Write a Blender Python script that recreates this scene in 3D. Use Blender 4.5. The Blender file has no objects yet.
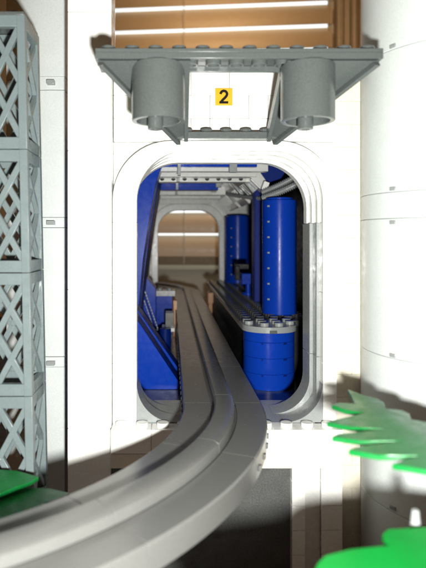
import bpy, bmesh, math, random
from mathutils import Vector, Matrix
random.seed(7)
# 1 Blender unit = one stud pitch of the building toy (8 mm).  Camera at the origin looking along +Y.
sc = bpy.context.scene
sc.unit_settings.scale_length = 0.008
COL = sc.collection
PI = math.pi

# ------------------------------------------------------------------ materials
def lin(c):
    return tuple(((v/255)/12.92 if v/255 <= .04045 else ((v/255+.055)/1.055)**2.4) for v in c)

def mat(name, col, rough=.25, spec=.5, var=.06, bump=.004, bscale=3.0, dust=.10, smudge=.12):
    m = bpy.data.materials.new(name); m.use_nodes = True
    nt = m.node_tree; N = nt.nodes; L = nt.links
    b = N['Principled BSDF']
    tc = N.new('ShaderNodeTexCoord')
    n1 = N.new('ShaderNodeTexNoise'); n1.inputs['Scale'].default_value = .9; n1.inputs['Detail'].default_value = 6
    L.new(tc.outputs['Object'], n1.inputs['Vector'])
    mx = N.new('ShaderNodeMix'); mx.data_type = 'RGBA'
    mx.inputs[6].default_value = (*[v*(1-var) for v in col], 1)
    mx.inputs[7].default_value = (*[min(1, v*(1+var)) for v in col], 1)
    L.new(n1.outputs['Fac'], mx.inputs[0])
    nd = N.new('ShaderNodeTexNoise'); nd.inputs['Scale'].default_value = 14; nd.inputs['Detail'].default_value = 12; nd.inputs['Roughness'].default_value = .8
    L.new(tc.outputs['Object'], nd.inputs['Vector'])
    md = N.new('ShaderNodeMapRange'); md.inputs[1].default_value = .35; md.inputs[2].default_value = .65
    md.inputs[3].default_value = 1-dust; md.inputs[4].default_value = 1+dust
    L.new(nd.outputs['Fac'], md.inputs[0])
    hs = N.new('ShaderNodeHueSaturation'); L.new(mx.outputs[2], hs.inputs['Color']); L.new(md.outputs[0], hs.inputs['Value'])
    L.new(hs.outputs[0], b.inputs['Base Color'])
    n2 = N.new('ShaderNodeTexNoise'); n2.inputs['Scale'].default_value = 2.3; n2.inputs['Detail'].default_value = 8
    L.new(tc.outputs['Object'], n2.inputs['Vector'])
    mr = N.new('ShaderNodeMapRange')
    mr.inputs[1].default_value = .3; mr.inputs[2].default_value = .7
    mr.inputs[3].default_value = max(.05, rough-smudge); mr.inputs[4].default_value = rough+smudge
    L.new(n2.outputs['Fac'], mr.inputs[0]); L.new(mr.outputs[0], b.inputs['Roughness'])
    b.inputs['Specular IOR Level'].default_value = spec
    n3 = N.new('ShaderNodeTexNoise'); n3.inputs['Scale'].default_value = bscale; n3.inputs['Detail'].default_value = 10
    L.new(tc.outputs['Object'], n3.inputs['Vector'])
    bp = N.new('ShaderNodeBump'); bp.inputs['Strength'].default_value = .5; bp.inputs['Distance'].default_value = bump
    L.new(n3.outputs['Fac'], bp.inputs['Height']); L.new(bp.outputs[0], b.inputs['Normal'])
    return m

M = {}
M['white'] = mat('white_plastic', (.83,.84,.80), .22, var=.02)
M['cream'] = mat('cream_plastic', (.74,.70,.58), .28, var=.04)  # one even cream tone for side wall and ledge course
M['lgrey'] = mat('light_grey_plastic', (.27,.29,.285), .28)
M['bluegrey'] = mat('bluish_grey_plastic', (.155,.195,.198), .3)
M['mgrey'] = mat('track_grey_plastic', (.122,.124,.118), .25, var=.08, smudge=.025, dust=.10, bump=0)
M['dgrey'] = mat('dark_grey_plastic', (.088,.100,.097), .24, smudge=.06, dust=.18)
M['pale'] = mat('pale_grey_plastic', (.62,.63,.60), .26, smudge=.06)
M['coolw'] = mat('cool_white_plastic', (.60,.645,.63), .38, var=.05, smudge=.08, spec=.3)
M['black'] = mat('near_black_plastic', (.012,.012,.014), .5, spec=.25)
M['deck'] = mat('charcoal_plastic', (.075,.078,.076), .13, smudge=.04, dust=.2, bump=.001)
M['blue'] = mat('royal_blue_plastic', (.003,.038,.35), .27, spec=.13, bump=.001, var=.05, smudge=.06)
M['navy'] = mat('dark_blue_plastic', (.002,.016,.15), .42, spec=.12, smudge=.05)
M['green'] = mat('bright_green_plastic', (.003,.23,.03), .36, spec=.15, dust=.15, var=.2, smudge=.05)
M['orange'] = mat('tan_orange_plastic', (.45,.20,.07), .35)
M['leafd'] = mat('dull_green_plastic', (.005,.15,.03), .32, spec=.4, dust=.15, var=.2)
M['yellow'] = mat('yellow_sticker', (.70,.36,.008), .4, var=.01, bump=.001)
M['ink'] = mat('black_ink', (.004,.004,.004), .6, spec=.15, var=.01, bump=.001)
M['slat'] = mat('blind_slat_wood', (.80,.70,.55), .4, var=.05, bump=.01)
M['cordm'] = mat('blind_cord', (.8,.78,.7), .7)
M['casing'] = mat('curtain_cloth', (.78,.74,.66), .8, var=.15)
M['rail'] = mat('blind_rail_olive', (.22,.19,.12), .5)
M['wallp'] = mat('room_wall_paint', (.72,.68,.56), .8, var=.04)
M['table'] = mat('tabletop_wood', (.022,.013,.008), .55, var=.3)
M['panelgrey'] = mat('dark_panel_plastic', (.075,.078,.074), .5, var=.35, spec=.3, dust=.5)  # the lower panel's own speckled dark grey

def emis(name, col, s):
    m = bpy.data.materials.new(name); m.use_nodes = True
    nt = m.node_tree; b = nt.nodes['Principled BSDF']
    b.inputs['Base Color'].default_value = (.8,.8,.8,1)
    n = nt.nodes.new('ShaderNodeTexNoise'); n.inputs['Scale'].default_value = .05
    r = nt.nodes.new('ShaderNodeMapRange'); r.inputs[3].default_value = s*.8; r.inputs[4].default_value = s*1.2
    nt.links.new(n.outputs['Fac'], r.inputs[0]); nt.links.new(r.outputs[0], b.inputs['Emission Strength'])
    b.inputs['Emission Color'].default_value = (*col, 1)
    return m
M['daylight'] = emis('window_daylight', (.86,.95,1.0), 1.1)

# ------------------------------------------------------------------ mesh helper
class MB:
    def __init__(s): s.bm = bmesh.new()
    def box(s, x0, x1, y0, y1, z0, z1, rot=None, piv=None):
        v = [s.bm.verts.new((x, y, z)) for x in (x0,x1) for y in (y0,y1) for z in (z0,z1)]
        for f in ((0,1,3,2),(4,6,7,5),(0,4,5,1),(2,3,7,6),(0,2,6,4),(1,5,7,3)):
            s.bm.faces.new([v[i] for i in f])
        if rot is not None:
            p = Vector(piv) if piv is not None else Vector(((x0+x1)/2,(y0+y1)/2,(z0+z1)/2))
            for w in v: w.co = p + rot @ (w.co-p)
        return s
    def loft(s, rings, cap=True, closed=False):
        R = [[s.bm.verts.new(p) for p in r] for r in rings]
        n = len(R[0])
        pairs = list(zip(R, R[1:])) + ([(R[-1], R[0])] if closed else [])
        for a, b in pairs:
            for i in range(n):
                j = (i+1) % n
                s.bm.faces.new((a[i], a[j], b[j], b[i]))
        if cap and not closed:
            s.bm.faces.new(R[0][::-1]); s.bm.faces.new(R[-1])
        return s
    def cyl(s, c, r, h, n=24, axis='z', r2=None):
        r2 = r if r2 is None else r2
        def P(a, rr, t):
            u, v = rr*math.cos(a), rr*math.sin(a)
            if axis == 'z': return (c[0]+u, c[1]+v, c[2]+t)
            if axis == 'y': return (c[0]+u, c[1]+t, c[2]+v)
            return (c[0]+t, c[1]+u, c[2]+v)
        return s.loft([[P(2*PI*i/n, r, 0) for i in range(n)], [P(2*PI*i/n, r2, h) for i in range(n)]])
    def pipe(s, c, ro, ri, h, n=40):      # hollow vertical tube
        rg = []
        for r, z in ((ro,0),(ro,h),(ri,h),(ri,0)):
            rg.append([(c[0]+r*math.cos(2*PI*i/n), c[1]+r*math.sin(2*PI*i/n), c[2]+z) for i in range(n)])
        return s.loft(rg, closed=True)
    def prism_y(s, poly, y0, y1):          # poly in (x,z)
        return s.loft([[(x,y0,z) for x,z in poly], [(x,y1,z) for x,z in poly]])
    def prism_z(s, poly, z0, z1):
        return s.loft([[(x,y,z0) for x,y in poly], [(x,y,z1) for x,y in poly]])
    def strip_y(s, inner, outer, y0, y1, closed=False):   # open band between two (x,z) paths
        sec = [[(i[0],y0,i[1]), (o[0],y0,o[1]), (o[0],y1,o[1]), (i[0],y1,i[1])] for i, o in zip(inner, outer)]
        return s.loft(sec)
    def bar(s, a, b, w, d):                # rectangular bar from a to b
        a, b = Vector(a), Vector(b); t = (b-a).normalized()
        up = Vector((0,1,0)) if abs(t.y) < .9 else Vector((0,0,1))
        u = t.cross(up).normalized()*w/2; v = up*d/2
        return s.loft([[p+u+v, p-u+v, p-u-v, p+u-v] for p in (a,b)])
    def tube(s, pts, r, n=12):
        rg = []
        for i, p in enumerate(pts):
            p = Vector(p); a = Vector(pts[max(0,i-1)]); b = Vector(pts[min(len(pts)-1,i+1)])
            t = (b-a).normalized(); up = Vector((0,0,1)) if abs(t.z) < .9 else Vector((1,0,0))
            u = t.cross(up).normalized(); v = u.cross(t)
            rr = r[i] if isinstance(r, (list,tuple)) else r
            rg.append([p+u*rr*math.cos(2*PI*k/n)+v*rr*math.sin(2*PI*k/n) for k in range(n)])
        return s.loft(rg)
    def stud(s, x, y, z, n=20): return s.cyl((x,y,z-.01), .3, .22, n)
    def build(s, name, m, parent=None, bevel=.025, loc=None):
        bmesh.ops.recalc_face_normals(s.bm, faces=s.bm.faces[:])
        me = bpy.data.meshes.new(name); s.bm.to_mesh(me); s.bm.free()
        me.materials.append(M[m] if isinstance(m, str) else m)
        for p in me.polygons: p.use_smooth = True
        me.set_sharp_from_angle(angle=math.radians(32))
        o = bpy.data.objects.new(name, me); COL.objects.link(o)
        if parent is not None:
            o.parent = parent; o.matrix_parent_inverse = Matrix.Translation(parent.location).inverted() if parent.type=='EMPTY' else Matrix()
            if parent.type != 'EMPTY': o.matrix_parent_inverse = Matrix()
        if bevel:
            b = o.modifiers.new('edge', 'BEVEL'); b.width = bevel; b.segments = 2; b.limit_method = 'ANGLE'
            b.angle_limit = math.radians(40); b.harden_normals = False
        return o

def tag(o, label, cat, group=None):
    o['label'] = label; o['category'] = cat
    if group: o['group'] = group
    return o
def thing(name, label, cat, loc=(0,0,0), group=None):
    o = bpy.data.objects.new(name, None); COL.objects.link(o); o.location = loc
    return tag(o, label, cat, group)
def struct(o): o['kind'] = 'structure'; return o

def arc(cx, cz, r, a0, a1, n=14):
    return [(cx+r*math.cos(math.radians(a0+(a1-a0)*i/n)), cz+r*math.sin(math.radians(a0+(a1-a0)*i/n))) for i in range(n+1)]
def arch_path(x0, x1, zs, zt, r, n=14):    # up the left side, over the top, down the right
    return [(x0,zs)] + arc(x0+r, zt-r, r, 180, 90, n) + arc(x1-r, zt-r, r, 90, 0, n) + [(x1,zs)]

def bricks(mb, x0, x1, y0, y1, z0, z1, h=1.2, lens=(2,3,4), off=0, gap=.012, jit=.006):
    z = z0; row = off
    while z < z1-.01:
        zt = min(z+h, z1); x = x0; first = True
        while x < x1-.01:
            l = random.choice(lens)
            if first and row % 2: l = max(1, l-1)
            first = False
            xe = min(x+l, x1)
            if x1-xe < .5: xe = x1
            j = random.uniform(-jit, jit)
            mb.box(x+gap/2, xe-gap/2, y0+j, y1, z+gap/2, zt-gap/2)
            x = xe
        z = zt; row += 1
    return mb

# ------------------------------------------------------------------ ground, room
GZ = -18
struct(MB().box(-160, 160, -60, 160, GZ-2, GZ).build('tabletop', 'table', bevel=0))
struct(MB().box(-160, 160, 123, 130, GZ, -7.21).box(-160,-24,128,130,-5.6,90).box(60,160,128,130,-5.6,90).build('room_wall', 'wallp', bevel=0))

# window with daylight behind the blind
w = thing('window', 'bright daylit window glimpsed through the gaps of the brown blind', 'window', (10,126,-5))
MB().box(-24, 60, 125.5, 126, -5.6, 90).build('pane', 'daylight', w, 0)
fr = MB().box(-24,60,122,125.4,-7.2,-5.7)
fr.build('sill', 'wallp', w, .1)
# blind: slats, rail, cords.  yawed a little (its left end is farther away)
bl = thing('window_blind', 'brown slatted window blind behind the white building', 'blind', (11,118,-5))
yaw = math.radians(-5.0)
Rb = Matrix.Rotation(yaw, 3, 'Z'); piv = Vector((11,118,0))
def brot(p): return piv + Rb @ (Vector(p)-piv)
z = -4.0; k = 0
SP = 5.0
while z < 62:
    mb = MB(); prof = []
    for i in range(7):                          # gently crowned slat, top edge leaning back
        t = i/6; zz = z + t*4.62; yy = 118 + 1.0*t - .5*math.sin(PI*t)
        prof.append((yy, zz))
    poly = prof + [(y+.12, zz) for y, zz in prof[::-1]]
    mb.loft([[brot((x, y, zz)) for y, zz in poly] for x in (-12.5, 35.2)])
    mb.build('slat', 'slat', bl, 0)
    z += SP; k += 1
mb = MB(); mb.loft([[brot((x,y,zz)) for y,zz in ((117.4,-5.9),(119,-5.9),(119,-4.01),(117.4,-4.01))] for x in (-12.5,35.2)])
mb.build('bottom_rail', 'rail', bl, .1)
for cx in (3.1, 34.6):
    mb = MB(); p = [brot((cx,117.2,zz)) for zz in (-5.6, 24, 62)]
    mb.tube(p, .10, 8); mb.build('cord', 'cordm', bl, 0)
# curtain beside the blind
mb = MB(); n = 60; pts = []
for i in range(n+1):
    x = 34.0 + 15*i/n
    pts.append((x, 116.4 + .22*math.sin(i*.95) + .12*math.sin(i*2.3)))
poly = pts + [(x, y+.25) for x, y in pts[::-1]]
mb.prism_z(poly, -17, 66)
tag(mb.build('curtain', 'casing', None, 0), 'folded olive brown curtain hanging right of the window blind', 'curtain')

# ------------------------------------------------------------------ facade with the rounded doorway
YF = 27.5
OX0, OX1, OT, OB, RT, RB = -1.70, 7.80, 4.46, -9.4, 2.55, 1.85
FX0, FX1, FT = -2.92, 8.5, 4.96
fa = thing('doorway_facade', 'white brick facade with the big rounded doorway the track runs through', 'building front', (2.9,28,GZ))
zs = .8
inn = arch_path(OX0, OX1, zs, OT, RT); out = arch_path(FX0, FX1, zs, FT, RT+.45)
MB().strip_y(inn, out, YF, YF+.65).build('arch', 'white', fa, .04)
for k in range(1, 4):
    d = .115*k
    i2 = arch_path(OX0-.12*k, OX1-d, zs, OT-d, RT-.02*k); o2 = arch_path(FX0+.3, FX1-.3, zs, FT-.05, RT+.3)
    MB().strip_y(i2, o2, YF+.66*k-.008, YF+.66*k+.655).build('arch', 'white', fa, .02)
# jambs
def jamb(xa, xb, y0, y1, za, zb, m, hs):
    mb = MB(); z = zb
    while z > za+.01:
        zz = max(z-hs, za); mb.box(xa, xb, y0+random.uniform(0,.006), y1, zz+.006, z-.006); z = zz
    return mb.build('jamb', m, fa, .025)
jamb(FX0, OX0, YF, YF+.95, GZ, zs, 'white', 3.6)
jamb(OX1, FX1, YF, YF+.95, OB-2.5, zs, 'white', 3.6)
for y0, y1, e in ((YF+.66, YF+1.4, -.16), (YF+1.41, YF+2.9, -.33)):
    jamb(FX0+.3, OX0-.15, y0, y1, -12, zs, 'lgrey', 7)
    jamb(OX1+e, FX1-.3, y0, y1, -12, zs, 'lgrey', 7)
# grey rounded bottom corners
for sgn in (-1, 1):
    mb = MB()
    for k, (y0, y1) in enumerate(((YF+.03, YF+1.4), (YF+1.41, YF+2.88))):
        if sgn < 0:
            xe = OX0+.012; r = RB+.1-.4*k
            poly = [(xe, OB), (xe, OB+r)] + arc(xe+r, OB+r, r, 180, 270)[1:]
        else:
            xe = OX1-.012-.32*k; r = RB+.1
            poly = [(xe, OB+r), (xe, OB)] + arc(xe-r, OB+r, r, 270, 360)[:-1]
        mb.prism_y(poly, y0, y1)
    mb.build('corner_fillet', 'lgrey', fa, .02)
MB().box(OX0+.1, OX1-.4, YF+.05, YF+3.9, OB-.55, OB-.02).build('threshold', 'lgrey', fa)
# spandrels and brick wall
mb = MB()
osp = arch_path(FX0-.0, FX1+.0, zs, FT, RT+.45)
h = len(osp)//2
mb.prism_y([(FX0,zs)]+osp[1:h]+[(FX0+RT+.5,FT+.02),(FX0-.02,FT+.02)], 28.15, 29.0)
mb.build('spandrel', 'white', fa, .02); mb = MB()
mb.prism_y([(FX1,zs)]+osp[h:-1][::-1]+[(FX1-RT-.5,FT+.02),(FX1+.02,FT+.02)], 28.15, 29.0)
mb.build('spandrel', 'white', fa, .02)
mb = MB(); bricks(mb, FX0, 8.6, 27.95, 29.2, FT+.03, 9.6, lens=(1,2,2,3,4), gap=.016); mb.build('wall', 'white', fa, .025)
mb = MB(); bricks(mb, 8.6, 10.4, 28.5, 29.6, GZ, 9.6, lens=(2,), gap=.006, jit=.002); mb.build('side_wall', 'cream', fa, .01)
# ledge under the doorway
mb = MB(); bricks(mb, FX0, FX1, 26.5, 27.48, -10.6, -9.42, lens=(2,3,4))
for i in range(11): mb.stud(FX0+.5+i*1.03, 27.0, -9.42)
mb.build('ledge', 'white', fa, .02)
MB().box(FX0, FX1, 26.52, 27.45, -11.32, -10.61).build('ledge_course', 'cream', fa, .02)
MB().box(FX0, 6.0, 27.0, 27.45, GZ, -11.33).build('lower_panel', 'panelgrey', fa, .02)
mb = MB(); bricks(mb, 6.0, 6.66, 26.55, 27.45, GZ, -11.33, lens=(1,)); mb.build('column', 'white', fa, .02); mb = MB(); bricks(mb, 7.45, FX1, 26.6, 27.45, GZ, -11.33, lens=(2,))
mb.build('column', 'white', fa, .02)
MB().box(6.67, 7.44, 26.75, 27.45, GZ, -11.33).build('column', 'pale', fa, .03)

# number sign above the doorway
sg = thing('number_sign', 'small yellow square sign with black number 2 on white wall', 'sign', (2.77,27.9,7.26))
MB().box(2.31, 3.23, 27.80, 27.93, 6.80, 7.72).build('tile', 'white', sg, .02)
MB().box(2.325, 3.215, 27.785, 27.798, 6.815, 7.705).build('sticker', 'yellow', sg, 0)
cl = [(-.165,.125)] + arc(0, .13, .165, 165, -25, 12) + [(.06,-.06),(-.06,-.17),(-.15,-.285)]
lf, rt = [], []
for i, p in enumerate(cl):
    q0 = Vector(cl[max(0,i-1)]); q1 = Vector(cl[min(len(cl)-1,i+1)])
    if i == 0: q0, q1 = Vector((0,0)), Vector((.02,.09))
    t = (q1-q0).normalized(); nn = Vector((-t.y,t.x))*.068; P0 = Vector(p)
    lf.append(P0+nn); rt.append(P0-nn)
mb = MB()
mb.strip_y([(2.77+v.x, 7.275+v.y) for v in lf], [(2.77+v.x, 7.275+v.y) for v in rt], 27.776, 27.784)
mb.box(2.77-.235, 2.77+.23, 27.7755, 27.784, 7.275-.36, 7.275-.235)
mb.build('numeral', 'ink', sg, 0)

# left pillar
mb = MB(); z = GZ
for zt in (-9.6, -2.6, 4.4, 11.4, 15):
    mb.box(-5.16, -2.95, 27.2, 29.0, z+.006, zt-.006); z = zt
tag(mb.build('pillar', 'white', None, .035), 'tall plain white pillar between the doorway frame and the panelled tower', 'pillar')

# ------------------------------------------------------------------ canopy
ca = thing('canopy', 'dark grey studded canopy jutting out above the doorway', 'canopy', (2.85,24,7))
mb = MB(); x0 = -3.05
mb.box(x0, x0+11.75, 22.0, 23.95, 7.58, 7.74)                        # top skin
for a, b in ((22.0,22.16),(23.79,23.95)): mb.box(x0, x0+11.75, a+.001, b-.001, 7.32, 7.579)
for a in (x0, x0+11.59): mb.box(a+.001, a+.159, 22.161, 23.789, 7.321, 7.579)
for i in range(12):
    for j in range(2): mb.stud(x0+.49+i*.979, 22.5+j*.97, 7.74)
for i in range(11): mb.pipe((x0+.98+i*.979, 22.98, 7.33), .33, .24, .25, 20)
mb.build('front_plate', 'dgrey', ca, .02)
def wing(xo, xi_f, xi_r, xo_r):
    f0 = Vector((xo,22.25,7.3)); f1 = Vector((xi_f,23.9,7.3)); r1 = Vector((xi_r,27.1,5.0)); r0 = Vector((xo_r,27.1,4.85))
    f1b = Vector((xi_f,22.25,7.3))
    mb = MB(); up = Vector((0,.35,.30))
    lo = [f0, f1b, f1, r1, r0]
    mb.loft([lo, [p+up*.55 for p in lo]])
    # raised rims along the two long edges on the underside
    dn = Vector((0,-.2,-.22))
    def rim(a, b, wdt):
        t = (b-a).normalized(); s_ = Vector((wdt,0,0))
        mb.loft([[p, p+s_, p+s_+dn, p+dn] for p in (a+t*.05, b)])
    sg_ = 1 if xi_f > xo else -1
    rim(f0, r0, .22*sg_); rim(f1, r1, -.2*sg_)
    return mb.build('wing_plate', 'dgrey', ca, .02)
wing(-3.0, .86, .9, .32); wing(8.65, 4.86, 4.82, 5.35)
mb = MB(); mb.box(.3, 5.4, 26.9, 27.9, 4.96, 5.3)
for i in range(5): mb.stud(.85+i*1.0, 27.4, 5.3)
mb.build('rear_plate', 'dgrey', ca, .02)
for cx in (-.5, 5.86):
    mb = MB(); mb.pipe((cx,22.98,4.95), 1.13, .92, 2.36, 56)
    mb.cyl((cx,22.98,5.7), .93, .2, 40)
    rb = mb.build('round_brick', 'dgrey', ca, .025)
    MB().pipe((cx-.12,22.9,4.6), .33, .16, 1.1, 24).build('pin', 'dgrey', rb, .015)

# ------------------------------------------------------------------ monorail track
TZ = -8.42; HW = 2.0
tr = thing('monorail_track', 'grey monorail track curving from the foreground through the doorway', 'track', (2.7,28,TZ))
def path(kind, t0, t1, n):
    pts = []
    for i in range(n+1):
        t = t0+(t1-t0)*i/n
        if kind == 'near':
            R = 16.0; c = (2.68-R, 27.6)
            p = (c[0]+R*math.cos(t), c[1]-R*math.sin(t)); s = (math.cos(t), -math.sin(t))
        elif kind == 'far':
            R = 16.0; c = (2.68-R, 86.0)
            p = (c[0]+R*math.cos(t), c[1]+R*math.sin(t)); s = (math.cos(t), math.sin(t))
        else: p = (2.68, t); s = (1,0)
        pts.append((p, s))
    return pts
def sweep(mb, pts, prof):
    mb.loft([[(p[0]+u*s[0], p[1]+u*s[1], TZ+z) for u, z in prof] for p, s in pts])
BASE = [(-HW,-.9),(-HW,-.06),(-HW+.06,0),(-.62,0),(-.62,-.1),(.62,-.1),(.62,0),(HW-.06,0),(HW,-.06),(HW,-.9),(HW-.25,-.9),(HW-.25,-.45),(-HW+.25,-.45),(-HW+.25,-.9)]
RAIL = [(-.46,-.099),(-.46,.36),(-.38,.42),(.30,.42),(.50,.30),(.54,-.099)]
def section(kind, t0, t1, n, name):
    pts = path(kind, t0, t1, n)
    mb = MB(); sweep(mb, pts, BASE)
    # small clips along both flanks
    ln = abs(t1-t0)*(16 if kind != 'st' else 1)
    m = max(2, int(ln/1.0))
    for (p, s) in path(kind, t0+(t1-t0)*.5/m, t1-(t1-t0)*.5/m, m-1):
        for u in (-HW, HW):
            ang = math.atan2(s[1], s[0])
            R = Matrix.Rotation(ang, 3, 'Z'); c = (p[0]+u*s[0], p[1]+u*s[1], TZ-.62)
            if kind != 'near' or t0 < .3: mb.box(c[0]-.07, c[0]+.07, c[1]-.12, c[1]+.12, c[2]-.1, c[2]+.1, R)
    o = mb.build(name, 'mgrey', tr, .012)
    mb = MB(); sweep(mb, pts, RAIL)
    mb.build('rail', 'mgrey', o, .015)
g = .0005
for a, b in ((0,.393),(.393,.785),(.785,1.178),(1.178,1.571)): section('near', a+g, b-g, 14, 'curved_section')
for a, b in ((27.6,35.4),(35.4,43.2),(43.2,51),(51,58.8),(58.8,66.6),(66.6,74.4),(74.4,86)): section('st', a+.008, b-.008, 1, 'straight_section')
for a, b in ((0,.393),(.393,.785),(.785,1.178),(1.178,1.571)): section('far', a+g, b-g, 14, 'curved_section')
# supports
def support(x, y, label, m='dgrey', zb=GZ):
    s = thing('track_support', label, 'support', (x,y,zb))
    mb = MB(); z = zb
    while z < TZ-1.0:
        zt = min(z+1.2, TZ-.92); mb.box(x-1, x+1, y-1, y+1, z+.006, zt-.006); z = zt
    mb.build('post', m, s, .03)
    MB().box(x-1.6, x+1.6, y-1.6, y+1.6, zb+.0, zb+.4).build('foot', m, s, .03)
support(-8.5, 12.6, 'dark grey brick support under the near end of the curved track')

# ------------------------------------------------------------------ inside the hall
F0 = -10.5
struct(MB().box(-4.5, 12.4, 31.45, 79, F0-.6, F0).build('floor', 'dgrey', None, 0))
# left curved hull wall
def hull(y0, y1, prof, m, par):
    P = Vector
    pts = []
    for i in range(len(prof)-1):
        for k in range(4): t = k/4; pts.append((prof[i][0]*(1-t)+prof[i+1][0]*t, prof[i][1]*(1-t)+prof[i+1][1]*t))
    pts.append(prof[-1])
    outer = [(-4.6, z) for x, z in pts]
    mb = MB(); mb.strip_y(pts, outer, y0, y1)
    return mb.build('panel', m, par, .03)
hw = thing('hull_wall', 'blue curved wall along the left side inside the doorway', 'wall', (-3,50,F0))
hull(43.0, 46.5, [(-3.0,F0),(-2.8,-8),(-2.5,-5.7),(-2.15,-1.75),(-1.6,1.8),(-1.1,4.5),(-.7,5.6),(-.3,6.3)], 'blue', hw)
hull(46.6, 56.0, [(-3.0,F0),(-2.6,-8),(-2.45,-5.7),(-2.2,-3.3),(-1.8,-.2),(-1.2,3.4),(-.9,5.6),(-.6,6.6)], 'navy', hw)  # darker blue puts the rib's less lit side into the colour
hull(56.1, 74.0, [(-3.2,F0),(-2.9,-6),(-2.5,-2),(-2.2,0),(-1.8,3.4),(-1.3,5.6),(-1.0,6.6)], 'blue', hw)
# right wall
rw = thing('hall_wall', 'right side wall inside the doorway, its shadow put into near-black colour', 'wall', (12,50,F0))
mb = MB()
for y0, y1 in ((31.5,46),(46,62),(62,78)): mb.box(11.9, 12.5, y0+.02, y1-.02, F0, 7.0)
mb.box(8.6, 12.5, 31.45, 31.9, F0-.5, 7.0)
mb.build('panel', 'black', rw, .03)  # near-black colour holds the shadow the door jamb throws here
# rear wall with arch
re = thing('rear_arch_wall', 'light grey end wall with the small arch at the back', 'wall', (2.7,77,F0))
ax0, ax1, at, ar = -1.72, 7.0, 3.95, 2.9
inn = arch_path(ax0, ax1, -9.0, at, ar); out = arch_path(ax0-.9, ax1+.9, -9.0, at+.9, ar+.6)
MB().strip_y(inn, out, 76.6, 78.4).build('arch', 'pale', re, .06)
mb = MB(); bricks(mb, -4.2, 12.4, 77.0, 78.0, at+.92, 7.2, lens=(3,4,6))
bricks(mb, -4.2, ax0-.92, 77.0, 78.0, F0, at+.92, lens=(4,)); bricks(mb, ax1+.92, 12.4, 77.0, 78.0, F0, at+.92, lens=(3,4))
op = arch_path(ax0-.9, ax1+.9, -9.0, at+.9, ar+.6); h = len(op)//2
mb.prism_y([(ax0-.93,0)]+[p for p in op[1:h]]+[(ax0-.93,at+.93)], 77.1, 77.9)
mb.prism_y([(ax1+.93,0)]+[p for p in op[h:-1]][::-1]+[(ax1+.93,at+.93)], 77.1, 77.9)
mb.build('wall', 'pale', re, .03)
# ceiling
ce = thing('hall_ceiling', 'grey beamed ceiling with blue plates inside the doorway', 'ceiling', (3,54,6))
MB().box(-4.5, 12.5, 31.4, 78.5, 7.02, 7.3).build('roof_slab', 'lgrey', ce, 0)
def beam(y0, y1, x0, x1, z0, m, holes=False):
    mb = MB(); mb.box(x0, x1, y0, y1, z0, 7.0)
    o = mb.build('beam', m, ce, .03)
    if holes:
        mb = MB(); n = int((x1-x0)/1.0)
        for i in range(n): mb.cyl((x0+.5+i, y0-.012, z0+.3), .2, .02, 14, 'y')
        mb.build('beam_hole', 'black', o, 0)
beam(43.4, 43.9, -1.2, 7.0, 5.72, 'blue')
beam(44.0, 44.9, -1.2, 8.0, 5.43, 'pale')
beam(46.0, 47.4, -1.2, 7.4, 5.22, 'pale')
beam(48.0, 49.0, -1.2, 7.2, 4.98, 'pale', True)
beam(56.0, 57.5, -1.2, 5.0, 4.98, 'blue')
beam(62.0, 63.5, -1.2, 6.4, 4.95, 'pale')
beam(68.5, 69.5, -1.2, 6.4, 5.0, 'pale')
for y0, y1, z0, x1 in ((40.0,43.3,6.1,7.6),(50.8,55.6,5.6,5.2),(58.4,61.6,5.8,4.8)):
    mb = MB(); mb.box(-1.2, x1, y0, y1, z0, z0+.4)
    for i in range(int(x1)):
        for j in range(int(y1-y0)): mb.cyl((-.6+i, y0+.6+j, z0-.05), .22, .06, 12)
    mb.build('blue_plate', 'blue', ce, .03)
for y in (42.6, 47.45, 55.2, 61.2):                                     # little clips under the ceiling
    mb = MB(); mb.box(.6, .85, y, y+.5, 4.95, 5.9); mb.build('clip', 'lgrey', ce, .02); MB().box(4.7, 5.3, y, y+.5, 5.2, 5.9).build('clip', 'lgrey', ce, .02)
# sloped service panels on the right of the ceiling
sp = thing('sloped_panel', 'light grey sloped panels where the ceiling meets the right wall', 'panel', (8,56,5))
for y0, y1, sx, m in ((46.5,48.6,0,'pale'),(50.5,54.8,-.2,'lgrey'),(56.5,62.5,-.3,'pale'),(64,74.5,-.4,'pale')):
    mb = MB()
    mb.prism_y([(6.1+sx,6.9),(6.1+sx,6.0),(8.6+sx,3.6),(9.0+sx,3.9),(6.9+sx,6.9)], y0, y1)
    for i in range(int((y1-y0)/1.1)): mb.box(6.9+sx, 8.2+sx, y0+.3+i*1.1, y0+.7+i*1.1, 4.55, 4.85, Matrix.Rotation(math.radians(43),3,'Y'))
    mb.build('panel', m, sp, .03)
for y in (49.3, 55.6, 63.2):
    MB().box(6.6, 7.3, y-.4, y+.4, 4.0, 6.6, Matrix.Rotation(math.radians(-40),3,'Y')).build('bracket', 'lgrey', sp, .03)
MB().prism_y([(7.9,6.0),(8.2,4.7),(9.7,5.2),(10.4,6.2),(9.0,6.8)], 47.2, 48.4).build('blue_block', 'navy', sp, .03)
MB().box(7.75, 8.2, 45.0, 45.5, 4.0, 4.7, Matrix.Rotation(.35,3,'Y')).build('clip', 'white', sp, .02)
def hose(a, b, r, label):
    a, b = Vector(a), Vector(b); n = 84; pts = []; rr = []
    for i in range(n+1):
        t = i/n; p = a.lerp(b, t); p.z -= .08*math.sin(PI*t); pts.append(p); rr.append(r*(1.0 if (i//2) % 2 else .72))
    o = MB().tube(pts, rr, 16).build('ribbed_hose', 'lgrey', None, 0)
    return tag(o, label, 'hose')
hose((7.6,44.6,3.75), (10.6,43.6,5.2), .27, 'upper ribbed grey hose above the tall blue column')
hose((7.45,43.6,3.2), (10.6,42.6,4.55), .30, 'lower ribbed grey hose lying just over the blue column top')
hose((6.3,60,4.9), (8.6,47,3.4), .2, 'long thin ribbed hose running back along the sloped panels')

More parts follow.
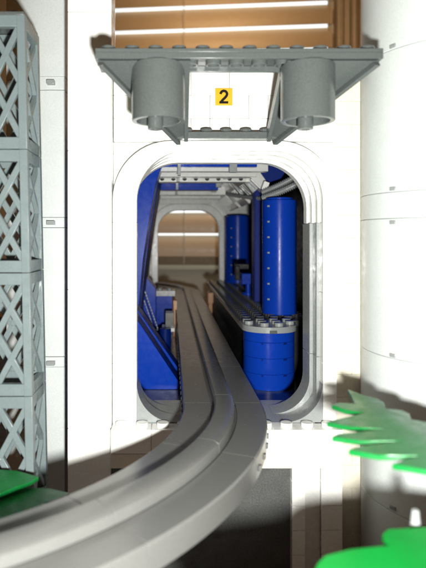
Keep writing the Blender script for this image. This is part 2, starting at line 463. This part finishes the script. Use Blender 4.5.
# platform on the right
pf = thing('platform', 'dark studded platform beside the track on a round blue pedestal', 'platform', (8,60,F0))
PZ = -6.12
mb = MB(); mb.box(5.12, 10.6, 40.0, 76.0, PZ-.4, PZ)
for i in range(5):
    for j in range(34): mb.cyl((5.7+i*1.06, 40.6+j*1.05, PZ-.01), .32, .28, 14)
mb.build('deck', 'deck', pf, .02)
mb = MB()
cxp, cyp, rp = 7.06, 38.6, 1.93
poly = [(cxp+rp*math.cos(a), cyp+rp*math.sin(a)*.9) for a in [PI+PI*i/28 for i in range(29)]] + [(cxp+rp,39.97),(cxp-rp,39.97)]
mb.prism_z(poly, PZ-.42, PZ+.0)
for sx, sy in ((-1.45,38.4),(-.5,37.5),(.5,37.5),(1.45,38.4),(-1.45,39.45),(-.5,39.45),(.5,39.45),(1.45,39.45),(-.5,38.5),(.5,38.5)): mb.cyl((cxp+sx, sy, PZ-.01), .31, .25, 18)
mb.build('end_plate', 'lgrey', pf, .02)
mb = MB(); z = F0; rq = 1.80
nq = 48
while z < PZ-.5:
    zt = min(z+1.1, PZ-.43)
    mb.loft([[(cxp+rq*math.cos(2*PI*i/nq), cyp+rq*.9*math.sin(2*PI*i/nq), zz) for i in range(nq)] for zz in (z+.006, zt-.006)])
    z = zt
pd = mb.build('pedestal', 'blue', pf, .02)
for k in range(3):
    for a, ln in ((247,.12),(298,.3)):
        a = math.radians(a); x = cxp+rq*math.cos(a); y = cyp+rq*.9*math.sin(a); zz = F0+1.1*(k+1)-.05
        MB().box(x-ln/2, x+ln/2, y-.03, y+.1, zz-.09, zz+.03, Matrix.Rotation(a+PI/2,3,'Z')).build('notch', 'navy', pd, .01)
MB().box(cxp-.25, cxp+.25, cyp-rp*.9-.06, cyp-rp*.9+.1, PZ-.42, PZ-.2).build('clip', 'dgrey', pf, .02)
for y in (50, 62, 74): MB().box(6.2, 10.2, y-.5, y+.5, F0, PZ-.41).build('trestle', 'black', pf, .03)  # black colour stands for the darkness below the deck
MB().box(5.7, 10.5, 41, 75.5, F0, PZ-.42).build('base', 'black', pf, .03)  # black too, the under-deck darkness put into its colour
def column(x, y, r, zt, label, na):
    c = thing('blue_column', label, 'column', (x,y,PZ+.2), 'blue columns on the platform')
    mb = MB(); z = PZ+.21; zs_ = []
    while z < zt-.3:
        t = min(z+1.2, zt); z = t; zs_.append(t)
    mb.cyl((x,y,PZ+.205), r, zt-PZ-.205, 56); mb.cyl((x,y,zt), r-.3, .2, 40)
    b = mb.build('body', 'blue', c, .03)
    for t in zs_[:-1]:
        a = math.radians(na); px, py = x+r*math.cos(a), y+r*math.sin(a)
        MB().box(px-.1, px+.1, py-.05, py+.1, t-.1, t+.05, Matrix.Rotation(a+PI/2,3,'Z')).build('notch', 'lgrey', b, .03)  # light grey paints the small highlights at each brick course
column(8.62, 42.6, 1.34, 2.95, 'near tall blue cylinder column standing just behind the round platform end', 222)
column(8.95, 71.5, 1.68, 2.75, 'far shorter blue cylinder column next to the rear arch', 235)
mb = MB(); mb.box(7.75, 8.75, 50.0, 51.2, PZ+.2, 5.0); mb.box(7.75, 7.85, 49.6, 49.99, PZ+.2, 5.0)
tag(mb.build('blue_post', 'navy', None, .03), 'slim dark blue post standing between the two blue columns', 'post')
st = thing('swivel_seat', 'small blue seat on a thin post standing on the dark platform', 'seat', (8.4,59,PZ+.2))
mb = MB(); mb.box(7.35, 9.0, 55.2, 56.8, -4.75, -3.65); mb.build('seat', 'blue', st, .05)
MB().cyl((8.1,56,PZ+.2), .28, 1.2, 20).build('post', 'blue', st, .02)
MB().cyl((8.1,56,PZ+.2), .6, .3, 20).build('foot', 'blue', st, .02)
MB().box(6.8, 7.3, 56.3, 57.0, -4.4, -2.9).box(6.8, 8.3, 56.6, 57.1, -3.3, -2.7).build('backrest', 'black', st, .08)

# left machinery: wedges, grille console, control pedestal, grey bracket
def wedge(y0, y1, x0, zt, x1, zb, label, m='blue'):
    mb = MB(); mb.prism_y([(x0,zb),(x0,zt),(x0+.25,zt),(x1,zb+.35),(x1,zb)], y0, y1)
    return tag(mb.build('slope_block', m, None, .035), label, 'slope block', 'blue slopes left of the track')
wedge(37.4, 39.8, -2.6, -5.55, .72, F0+.01, 'front big blue slope block on the floor left of the track')
wedge(40.6, 42.9, -2.75, -5.3, .85, F0+.01, 'second blue slope block just behind the big front one')
gc = thing('grille_console', 'sloped blue console with grille highlights painted as dots against the left wall', 'console', (-2.2,54,F0))
mb = MB(); mb.prism_y([(-3.0,F0+.02),(-3.0,-4.9),(-2.7,-4.9),(-1.3,-9.0),(-1.3,F0+.02)], 51.5, 52.6); mb.build('base', 'blue', gc, .03)
mb = MB()
for j in range(2):
    for i in range(14):
        t = i/13; x = -2.72+.28*j+1.25*t; zz = -5.2-3.65*t+.28*j
        mb.box(x-.06, x+.06, 51.40, 51.52, zz-.055, zz+.055)
for j in range(2):
    mb.prism_y([(-2.75+.28*j,-5.2+.28*j),(-2.69+.28*j,-5.2+.28*j),(-1.44+.28*j,-8.85+.28*j),(-1.50+.28*j,-8.85+.28*j)], 51.46, 51.51)
mb.box(-1.52, -1.14, 51.45, 51.515, -8.80, -8.70)
mb.build('grille', 'lgrey', gc, .01)  # light grey teeth paint the white highlights of the blue grille
mb = MB(); mb.prism_y([(-2.5,F0+.02),(-2.5,-3.6),(-1.4,-5.0),(-1.4,F0+.02)], 53.0, 56.0); mb.build('back_block', 'blue', gc, .03)
cp = thing('control_stand', 'blue block under a light grey studded plate left of the track', 'stand', (-.6,60,F0))
MB().box(-1.6, .25, 59.0, 61.0, F0, -6.35).build('base', 'blue', cp, .03)
mb = MB(); mb.box(-1.7, .55, 58.8, 61.2, -6.34, -5.75)
for i in range(2):
    for j in range(2): mb.stud(-1.1+i*1.05, 59.4+j*1.1, -5.75)
mb.build('top_plate', 'lgrey', cp, .02)
gb = thing('grey_bracket', 'light grey stepped bracket with white ledges close to the track', 'bracket', (.1,54,F0))
mb = MB(); mb.box(-.45, .40, 53.0, 54.6, -8.75, -7.35); mb.box(-.45, .1, 53.2, 54.0, F0, -9.2); mb.build('body', 'mgrey', gb, .03)
mb = MB(); mb.box(-.8, .45, 52.4, 54.8, -9.1, -8.76); mb.box(-.8, -.1, 51.4, 52.3, -9.9, -9.6); mb.build('ledge', 'white', gb, .03)
mb = MB(); mb.cyl((-.45,51.4,F0), .55, 1.9, 20); tag(mb.build('barrel', 'navy', None, .03), 'small dark blue barrel standing in front of the grey bracket', 'barrel')
mb = MB(); mb.box(.35, .75, 57.0, 58.2, -7.6, -6.6); mb.box(.35, .6, 57.2, 58.0, F0, -7.6); tag(mb.build('tan_post', 'orange', None, .03), 'small orange tan post left of the track near the rear', 'post')
mb = MB(); mb.box(5.0, 5.7, 71, 73, -8.6, -7.2); mb.box(5.1, 5.6, 71.3, 72.6, F0, -8.6); tag(mb.build('tan_post', 'orange', None, .03), 'added orange tan block in place of warm-lit table, right of the track', 'post')  # added block, coloured like the orange-lit table beyond

# ------------------------------------------------------------------ lattice tower (left foreground)
lt = thing('lattice_tower', 'blue grey lattice girder tower at the left edge', 'tower', (-7.75,25.3,GZ))
LX0, LX1, LY0, LY1 = -9.35, -6.25, 24.0, 26.7
secs = [(-15.9,-10.15),(-10.15,-7.05+.0),]
secs = []
bounds = [9.95, 3.95, -1.55, -7.05, -12.6, GZ]
lean = math.tan(math.radians(1.15))
def LT(x, z): return x - lean*(z+1)
for zt, zb in zip(bounds, bounds[1:]):
    mb = MB()
    bw = .36
    ft, fb = zt-.01, zb+.01
    for X in (LX0+bw/2, LX1-bw/2):
        for Y in (LY0+.18, LY1-.18): mb.bar((LT(X,fb),Y,fb), (LT(X,ft),Y,ft), bw, .36)
    for zz in (ft-.27, fb+.27):
        for Y in (LY0+.17, LY1-.17):
            mb.box(LT(LX0,zz)+.02, LT(LX1,zz)-.02, Y-.162, Y+.162, zz-.26, zz+.26)
        for X in (LX0+.17, LX1-.17):
            mb.box(LT(X,zz)-.155, LT(X,zz)+.155, LY0+.04, LY1-.04, zz-.255, zz+.255)
    za, zc = fb+.5, ft-.5; zm = (za+zc)/2
    for Y in (LY0+.2, LY1-.2):
        xm = (LX0+LX1)/2
        for (zlo, zhi) in ((za,zm),(zm,zc)):
            for xa, xb, e in ((LX0+.3,xm,0),(xm,LX1-.3,.004)):
                mb.bar((LT(xa,zlo),Y+e,zlo),(LT(xb,zhi),Y+e,zhi), .27, .2)
                mb.bar((LT(xb,zlo),Y+.012+e,zlo),(LT(xa,zhi),Y+.012+e,zhi), .27, .2)
    for X in (LX0+.2, LX1-.2):
        for (zlo, zhi) in ((za,zm),(zm,zc)):
            for (ya, yb, e) in ((LY0+.25,LY1-.25,0),(LY1-.25,LY0+.25,.012)):
                a = Vector((LT(X,zlo)+e,ya,zlo)); b = Vector((LT(X,zhi)+e,yb,zhi)); t = (b-a).normalized()
                u = Vector((.1,0,0)); v = t.cross(u).normalized()*.13
                mb.loft([[p+u+v,p-u+v,p-u-v,p+u-v] for p in (a,b)])
    mb.build('girder_section', 'bluegrey', lt, .02)
mb = MB(); mb.box(LT(LX0,10)+.05, LT(LX1,10)-.05, LY0+.05, LY1-.05, 9.951, 10.1)
for i in range(3):
    for j in range(2): mb.stud(LT(LX0,10)+.6+i*.95, LY0+.75+j*1.2, 10.1)
mb.build('top_plate', 'dgrey', lt, .02)

# white panelled tower behind it
wt = thing('panelled_tower', 'white panelled tower with thin clip bands behind the lattice tower', 'tower', (-7.4,30,GZ))
def pan(zb, zt, name, m, out_=0):
    mb = MB(); pts = []
    for i in range(9):
        t = i/8; x = -9.8+3.68*t; y = 32.3-.9*t - .35*math.sin(PI*t) - out_
        pts.append((x,y))
    poly = pts + [(-6.12,34.5),(-9.8,34.5)]
    mb.prism_z(poly, zb+.01, zt-.01); return mb.build(name, 'coolw', wt, .03)
B = [GZ, -7.5, -6.9, .6, 1.2, 8.6, 9.4, 17]
for i, (zb, zt) in enumerate(zip(B, B[1:])):
    pan(zb, zt, 'panel' if i % 2 == 0 else 'band', 'white', 0 if i % 2 == 0 else .05)
    if i % 2:
        zc = (zb+zt)/2
        MB().box(-7.1, -6.65, 30.98, 31.6, zc-.14, zc+.1).build('clip', 'lgrey', wt, .02)
# big white cylinder at the right
ct = thing('cylinder_tower', 'large smooth white cylinder tower at the right edge', 'tower', (13.0,26.5,GZ))
CX, CY, CR = 13.8, 26.6, 4.15
B = [GZ, -12.5, -5.5, .9, 2.1, 8.6, 16]
for zb, zt in zip(B, B[1:]):
    MB().cyl((CX,CY,zb+.008), CR, zt-zb-.016, 96).build('panel' if zt-zb > 2 else 'ring', 'coolw', ct, .03)
for zz in (8.75, 2.25, .72, -5.35, -12.3):
    a = math.radians(209)
    MB().box(CX+CR*math.cos(a)-.16, CX+CR*math.cos(a)+.16, CY+CR*math.sin(a)-.03, CY+CR*math.sin(a)+.1, zz-.09, zz+.09, Matrix.Rotation(a+PI/2,3,'Z')).build('notch', 'lgrey', ct, .03)

# ------------------------------------------------------------------ palm leaves
def leaf(half_a, half_b, rib, z0, th, bend, tilt, label, m='green'):
    a, b = Vector((*rib[0],0)), Vector((*rib[1],0)); d = (b-a).normalized()
    def z_of(p):
        q = Vector((p[0],p[1],0))-a; dist = abs(q.x*d.y-q.y*d.x)
        return z0 - bend*dist + tilt*q.dot(d)
    mb = MB()
    for half in (half_a, half_b):
        lo = [mb.bm.verts.new((x,y,z_of((x,y))-th)) for x,y in half]; hi = [mb.bm.verts.new((x,y,z_of((x,y)))) for x,y in half]
        mb.bm.faces.new(hi); mb.bm.faces.new(lo[::-1])
        n = len(half)
        for i in range(n):
            j = (i+1) % n
            if {half[i], half[j]} == {rib[0], rib[1]}: continue
            mb.bm.faces.new((lo[i],lo[j],hi[j],hi[i]))
    bmesh.ops.remove_doubles(mb.bm, verts=mb.bm.verts[:], dist=1e-4)
    big = [f for f in mb.bm.faces if len(f.verts) > 4]
    bmesh.ops.triangulate(mb.bm, faces=big, ngon_method='EAR_CLIP')
    o = mb.build('palm_leaf', m, None, .022)
    return tag(o, label, 'palm leaf', 'green palm leaves')
UP = [(7.05,21.45),(7.46,20.7),(7.85,20.42),(7.9,19.94),(7.63,19.11),(8.23,19.11),(8.31,18.74),(8.06,18.03),(8.51,17.95),(8.9,16.42),(7.91,14.6),(7.06,14.08),(6.76,14.25),(6.54,14.43),(6.07,14.78),(6.6,15.0),(7.0,15.12),(5.93,15.4),(5.26,15.93),(5.51,16.08),(6.95,16.2),(5.85,16.46),(5.09,17.0),(5.36,17.18),(6.78,17.2),(5.91,17.63),(5.28,18.23),(5.55,18.37),(6.78,18.75),(6.24,19.2),(5.94,19.84),(6.25,20.01),(6.76,19.74)]
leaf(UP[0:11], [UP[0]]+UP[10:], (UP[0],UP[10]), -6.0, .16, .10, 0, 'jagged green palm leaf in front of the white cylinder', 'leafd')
LO = [(3.65, 13.33), (3.92, 13.62), (4.63, 13.89), (5.73, 14.07), (5.7, 14.3), (5.73, 14.59), (5.99, 14.85), (7.09, 14.95), (8.5, 14.8), (11.5, 13.4), (11.0, 6.5), (4.2, 6.0), (1.2, 8.0), (0.6, 11.2), (1.4, 12.2), (2.6, 12.5), (3.3, 12.75)]  # near part lies unseen below the frame, extended to shade the lower wall
leaf(LO[0:10], [LO[0]]+LO[9:], (LO[0],LO[9]), -8.0, .2, .0, 0, 'bright green rounded palm leaf closest to the camera at lower right')
MB_ = MB(); MB_.cyl((7.0,15.4,-8.6), .2, .85, 18, r2=.1); tag(MB_.build('stalk_tip', 'lgrey', None, .02), 'small pale grey cone beside the near palm leaf', 'cone')
LA = [(-7.34,23.32),(-6.59,23.23),(-5.5,22.63),(-5.7,22.16),(-6.16,21.73),(-6.65,21.13),(-7.89,20.9),(-8.64,22.9)]
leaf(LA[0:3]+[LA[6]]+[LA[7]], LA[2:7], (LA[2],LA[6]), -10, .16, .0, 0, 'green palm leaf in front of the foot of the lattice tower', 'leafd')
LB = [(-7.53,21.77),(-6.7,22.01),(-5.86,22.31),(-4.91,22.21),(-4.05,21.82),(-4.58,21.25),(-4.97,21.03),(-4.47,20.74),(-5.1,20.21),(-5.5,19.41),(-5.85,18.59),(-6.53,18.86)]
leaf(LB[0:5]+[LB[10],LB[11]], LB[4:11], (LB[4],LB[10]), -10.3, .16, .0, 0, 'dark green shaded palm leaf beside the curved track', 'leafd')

# ------------------------------------------------------------------ light
wd = bpy.data.worlds.new('World'); sc.world = wd; wd.use_nodes = True
bg = wd.node_tree.nodes['Background']; bg.inputs[0].default_value = (1,.40,.11,1); bg.inputs[1].default_value = .085
def lamp(kind, name, loc, power, col, **k):
    l = bpy.data.lights.new(name, kind); l.energy = power; l.color = col
    for a, v in k.items(): setattr(l, a, v)
    o = bpy.data.objects.new(name, l); COL.objects.link(o); o.location = loc; return o
lamp('POINT', 'camera_flash', (1.3,-.3,-2.8), 68000, (1,.99,.95), shadow_soft_size=.55)
rl = lamp('AREA', 'blind_fill_lamp', (8,90,50), 7000, (1,.63,.32), size=18)  # unseen lamp added to light the blind in a warm tone
rl.rotation_euler = (Vector((8,90,50))-Vector((11,118,14))).to_track_quat('Z','Y').to_euler()

# ------------------------------------------------------------------ camera
cd = bpy.data.cameras.new('camera'); co = bpy.data.objects.new('camera', cd); COL.objects.link(co)
co.location = (0,0,0); co.rotation_euler = (PI/2,0,0)
cd.sensor_fit = 'VERTICAL'; cd.sensor_height = 36; cd.lens = 540/568*36
cd.shift_x = (213-170)/568; cd.shift_y = -(284-238)/568
cd.clip_start = .5; cd.clip_end = 600
cd.dof.use_dof = True; cd.dof.focus_distance = 33; cd.dof.aperture_fstop = .0342/.24
sc.camera = co
vs = sc.view_settings
sc.display_settings.display_device = 'sRGB'
vs.view_transform = 'Standard'; vs.look = 'None'; vs.exposure = 0; vs.gamma = 1
sc.cycles.max_bounces = 8; sc.cycles.diffuse_bounces = 2
